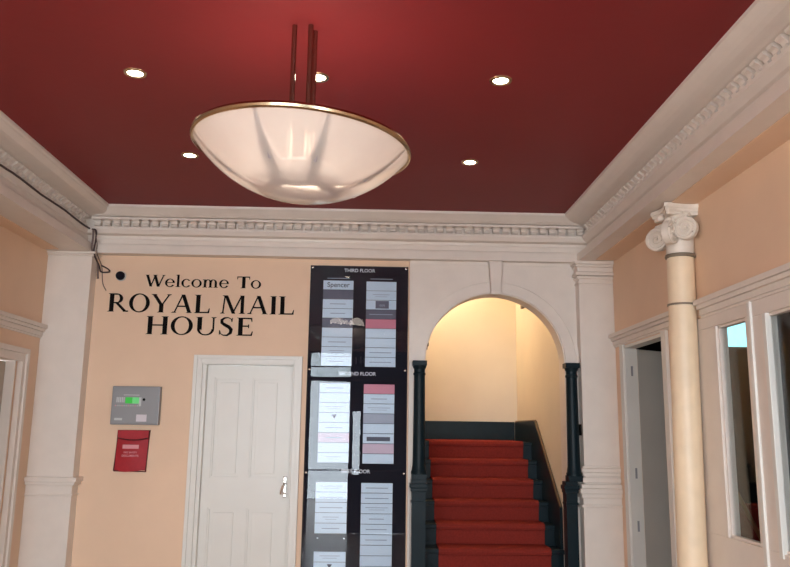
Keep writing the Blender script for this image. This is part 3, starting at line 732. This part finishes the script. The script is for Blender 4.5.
cable([(-2.065, -.165, 3.03), (-2.045, -.15, 2.93), (-2.050, -.12, 2.86), (-2.045, -.012, 2.78), (-2.030, -.008, 2.66), (-2.000, -.008, 2.60)], .0035, M['cable2'], 'thin cable trailing down the wall edge left of the lettering')

# ------------------------------------------------------------------ small fittings
tag(MB().box(1.5175, 1.5295, -.075, -.030, 1.585, 1.665, .003).build('gate_catch', M['textblack']), 'small black catch between right green column and cream pilaster', 'catch')
w = MB(); w.tube([(AX-AR+.001, .06, 2.20), (AX-AR+.022, .06, 2.21), (AX-AR+.030, .05, 2.235), (AX-AR+.026, .045, 2.26)], .006, 8)
tag(w.build('wall_hook', M['textblack'], smooth=True), 'small dark hook on the left inner edge of the arch', 'hook')
pf = thing('picture_frame', 'dark framed picture high on the stairwell wall, mostly hidden by the arch', 'picture', (AX+AR, 1.5, 3.0))
w = MB(); x0, x1 = AX+AR-.028, AX+AR-.002
w.box(x0, x1, .95, 1.55, 2.765, 2.80); w.box(x0, x1, .95, 1.55, 3.20, 3.235); w.box(x0, x1, 1.515, 1.55, 2.80, 3.20); w.box(x0, x1, .95, .985, 2.80, 3.20)
w.build('frame', M['frame'], pf)
MB().box(x1-.012, x1, .985, 1.515, 2.80, 3.20).build('picture', M['tile_r'], pf)

# ------------------------------------------------------------------ chandelier
CH = Vector((-.294, -2.87, 2.683)); RT = Matrix.Rotation(radians(3.2), 4, 'Y')
ch = thing('pendant_lamp', 'frosted glass bowl pendant with gold rim hanging on three rods', 'pendant lamp', CH)
TM = Matrix.Translation(CH) @ RT
R_ = .419; dep = .202
rs = (R_*R_+dep*dep)/(2*dep)
pr = []
a_m = math.asin(R_/rs)
for k in range(26):
    a = a_m*(1-k/25); pr.append((max(rs*sin(a), .0004), -dep+rs*(1-cos(a))))
inner = [(max(r-.004, .0003), z+.004) for r, z in pr]
w = MB(); w.lathe(pr, 0, 0, 0, 72, TM)
bowl = w.build('glass_bowl', M['bowl'], ch, smooth=True)
w = MB()
w.lathe([(R_-.008, .004), (R_+.004, -.008), (R_+.011, -.003), (R_+.013, .006), (R_+.008, .016), (R_-.004, .018), (R_-.010, .010), (R_-.008, .004)], 0, 0, 0, 72, TM)
w.build('rim', M['brass'], ch, smooth=True)
rods = []
for (dx, dy) in ((-.046, -.012), (.020, -.018), (.034, .030)):
    w = MB(); w.tube([(CH.x+dx, CH.y+dy, 2.60), (CH.x+dx, CH.y+dy, H-.001)], .0105, 10)
    w.build('rod', M['bronze'], ch, smooth=True)
HM = mat('pale lamp fitting', srgb(190, 180, 182), .5)
w = MB(); w.lathe([(0, 2.565), (.06, 2.567), (.140, 2.578), (.155, 2.590), (.140, 2.602), (.03, 2.62), (0, 2.62)], CH.x, CH.y, 0, 28); w.build('hub', HM, ch, smooth=True)
for az in (-108, -72, -164, -14, 142, 38):
    a = radians(az)
    def P(r, dz): 
        z = -dep+rs-math.sqrt(rs*rs-r*r); return TM @ Vector((r*cos(a), r*sin(a), z+dz))
    w = MB(); pts = [P(.10, .085), P(.17, .045), P(.26, .022), P(.34, .016), P(.405, .012)]
    w.tube(pts, [.026, .020, .022, .012, .006], 8); w.build('arm', HM, ch, smooth=True)
def pl(name, loc, e, col, r=.03, typ='POINT', **kw):
    l = bpy.data.lights.new(name, typ); l.energy = e; l.color = col
    if typ == 'POINT': l.shadow_soft_size = r
    for k, v in kw.items(): setattr(l, k, v)
    o = bpy.data.objects.new(name, l); COL.objects.link(o); o.location = loc; return o
for k in range(3):
    a = radians(30+120*k); pl('pendant_light', CH+Vector((.12*cos(a), .12*sin(a), .05)), 1.8, (1, .86, .74), .09)

# ------------------------------------------------------------------ downlights
spots = [(-1.12, -2.41, 'lit recessed ceiling spotlight in the front row, furthest left'), (-.278, -2.414, 'lit recessed ceiling spotlight in the front row, just behind the pendant rods'), (.571, -2.43, 'lit recessed ceiling spotlight in the front row, right of the pendant'),
         (-1.117, -1.318, 'lit recessed ceiling spotlight beside the left rim of the glass bowl'), (.567, -1.308, 'lit recessed ceiling spotlight nearest the back cornice above the arch')]
for x, y, lab in spots:
    t = thing('ceiling_spotlight', lab, 'spotlight', (x, y, H), 'recessed ceiling spotlights')
    MB().lathe([(.034, -.001), (.037, -.006), (.050, -.005), (.053, -.0005)], x, y, H, 28).build('bezel', M['brass'], t, smooth=True)
    MB().lathe([(0, -.0065), (.022, -.006), (.034, -.0025), (.034, -.0005)], x, y, H, 24).build('lens', M['lamp'], t, smooth=True)
    s = pl('spot_lamp', (x, y, H-.02), 9, (1, .86, .70), typ='SPOT', spot_size=radians(100), spot_blend=.8, shadow_soft_size=.03)

# stairwell lamp, above the visible part of the stairwell
sl = thing('stair_lamp', 'round ceiling lamp above the stair landing, out of sight', 'lamp', (.75, 1.35, 3.6))
MB().lathe([(0, -.08), (.08, -.07), (.12, -.03), (.13, 0)], .75, 1.35, 3.6, 24).build('shade', M['bulb'], sl, smooth=True)
pl('stair_light', (.58, 1.5, 3.30), 17, (1, .84, .60), .10)

# ------------------------------------------------------------------ entrance behind the camera
en = sempty('door_5', 'glazed entrance with fanlight behind the camera', (-.2, YF, 0))
w = MB()
for x0, x1 in ((-1.04, -1.00), (-.36, -.30), (.56, .62)): w.box(x0, x1, YF-.10, YF-.03, 0, 2.40)
w.box(-1.04, .62, YF-.10, YF-.03, 2.38, 2.45); w.box(-1.04, .62, YF-.10, YF-.03, 2.84, 2.87); w.box(-1.04, -1.01, YF-.10, YF-.03, 2.45, 2.84); w.box(.59, .62, YF-.10, YF-.03, 2.45, 2.84)
w.box(-.35, -.33, YF-.10, YF-.03, 2.45, 2.84)
w.build('frame', M['wood'], en)
w = MB(); w.box(-.18, .56, YF-.09, YF-.05, .01, 2.38); w.box(-.30, -.18, YF-.09, YF-.05, .01, .9); w.box(-.30, -.18, YF-.09, YF-.05, 1.9, 2.38); w.build('door_leaf', M['wood'], en)
w = MB(); w.box(-1.01, -.35, YF-.068, YF-.062, 2.45, 2.84); w.build('pane', M['glass'], en)
w = MB(); w.box(-.33, .59, YF-.068, YF-.062, 2.45, 2.84); w.build('pane', mat('dark teal fanlight film', srgb(28, 60, 72), .2), en)
letters('HOUSE', -.30, .30, 2.66, .13, .05, en, M['textwhite'], YF-.058, YF-.054)
for nme, x0, x1 in (('window_4', -2.2, -1.2), ('window_5', .74, 1.66)):
    w = MB(); w.box(x0, x0+.05, YF-.1, YF-.03, .8, 2.95); w.box(x1-.05, x1, YF-.1, YF-.03, .8, 2.95); w.box(x0, x1, YF-.1, YF-.03, .8, .85); w.box(x0, x1, YF-.1, YF-.03, 2.9, 2.95); w.box(x0, x1, YF-.09, YF-.04, 2.2, 2.24)
    struct(w.build(nme, M['wood']), 'tall street window beside the entrance')
struct(MB().box(-12, 12, -14, YF-.15, -.2, -.05).build('floor_pavement', M['pave']), 'grey pavement outside the entrance')

# daylight: overcast sky, guided through the openings by portals
wd = bpy.data.worlds.new('sky'); scene.world = wd; wd.use_nodes = True; nt = wd.node_tree
bg = nt.nodes['Background']
tc = nt.nodes.new('ShaderNodeTexCoord'); sx = nt.nodes.new('ShaderNodeSeparateXYZ'); rp = nt.nodes.new('ShaderNodeValToRGB')
nt.links.new(tc.outputs['Generated'], sx.inputs[0]); nt.links.new(sx.outputs['Z'], rp.inputs[0]); nt.links.new(rp.outputs[0], bg.inputs[0])
rp.color_ramp.elements[0].color = (.78, .88, .96, 1); rp.color_ramp.elements[1].color = (.92, .95, .98, 1)
bg.inputs[1].default_value = 12.0
for x0, x1, z0, z1 in ((-2.2, -1.2, .8, 2.95), (-1.04, .62, 0, 2.87), (.74, 1.66, .8, 2.95)):
    p = pl('daylight_portal', ((x0+x1)/2, YF-.16, (z0+z1)/2), 1, (1, 1, 1), typ='AREA', shape='RECTANGLE', size=x1-x0, size_y=z1-z0)
    p.data.cycles.is_portal = True; p.rotation_euler = (pi/2, 0, 0)

# ------------------------------------------------------------------ camera
f, pt, yw, rl = 779.5, .1867, .0273, .0137
F = Vector((sin(yw)*cos(pt), cos(yw)*cos(pt), sin(pt))); R0 = Vector((cos(yw), -sin(yw), 0)); U0 = R0.cross(F)
Rr = cos(rl)*R0+sin(rl)*U0; Ur = -sin(rl)*R0+cos(rl)*U0
cam = bpy.data.cameras.new('camera'); co = bpy.data.objects.new('camera', cam); COL.objects.link(co)
m = Matrix((Rr, Ur, -F)).transposed().to_4x4(); m.translation = (0, -5.8, 1.6); co.matrix_world = m
cam.sensor_fit = 'HORIZONTAL'; cam.sensor_width = 36; cam.lens = 36*f/790; cam.clip_start = .05
scene.camera = co
vs = scene.view_settings; scene.display_settings.display_device = 'sRGB'
vs.view_transform = 'Standard'; vs.look = 'None'; vs.exposure = 0.55; vs.gamma = 1; vs.use_curve_mapping = False
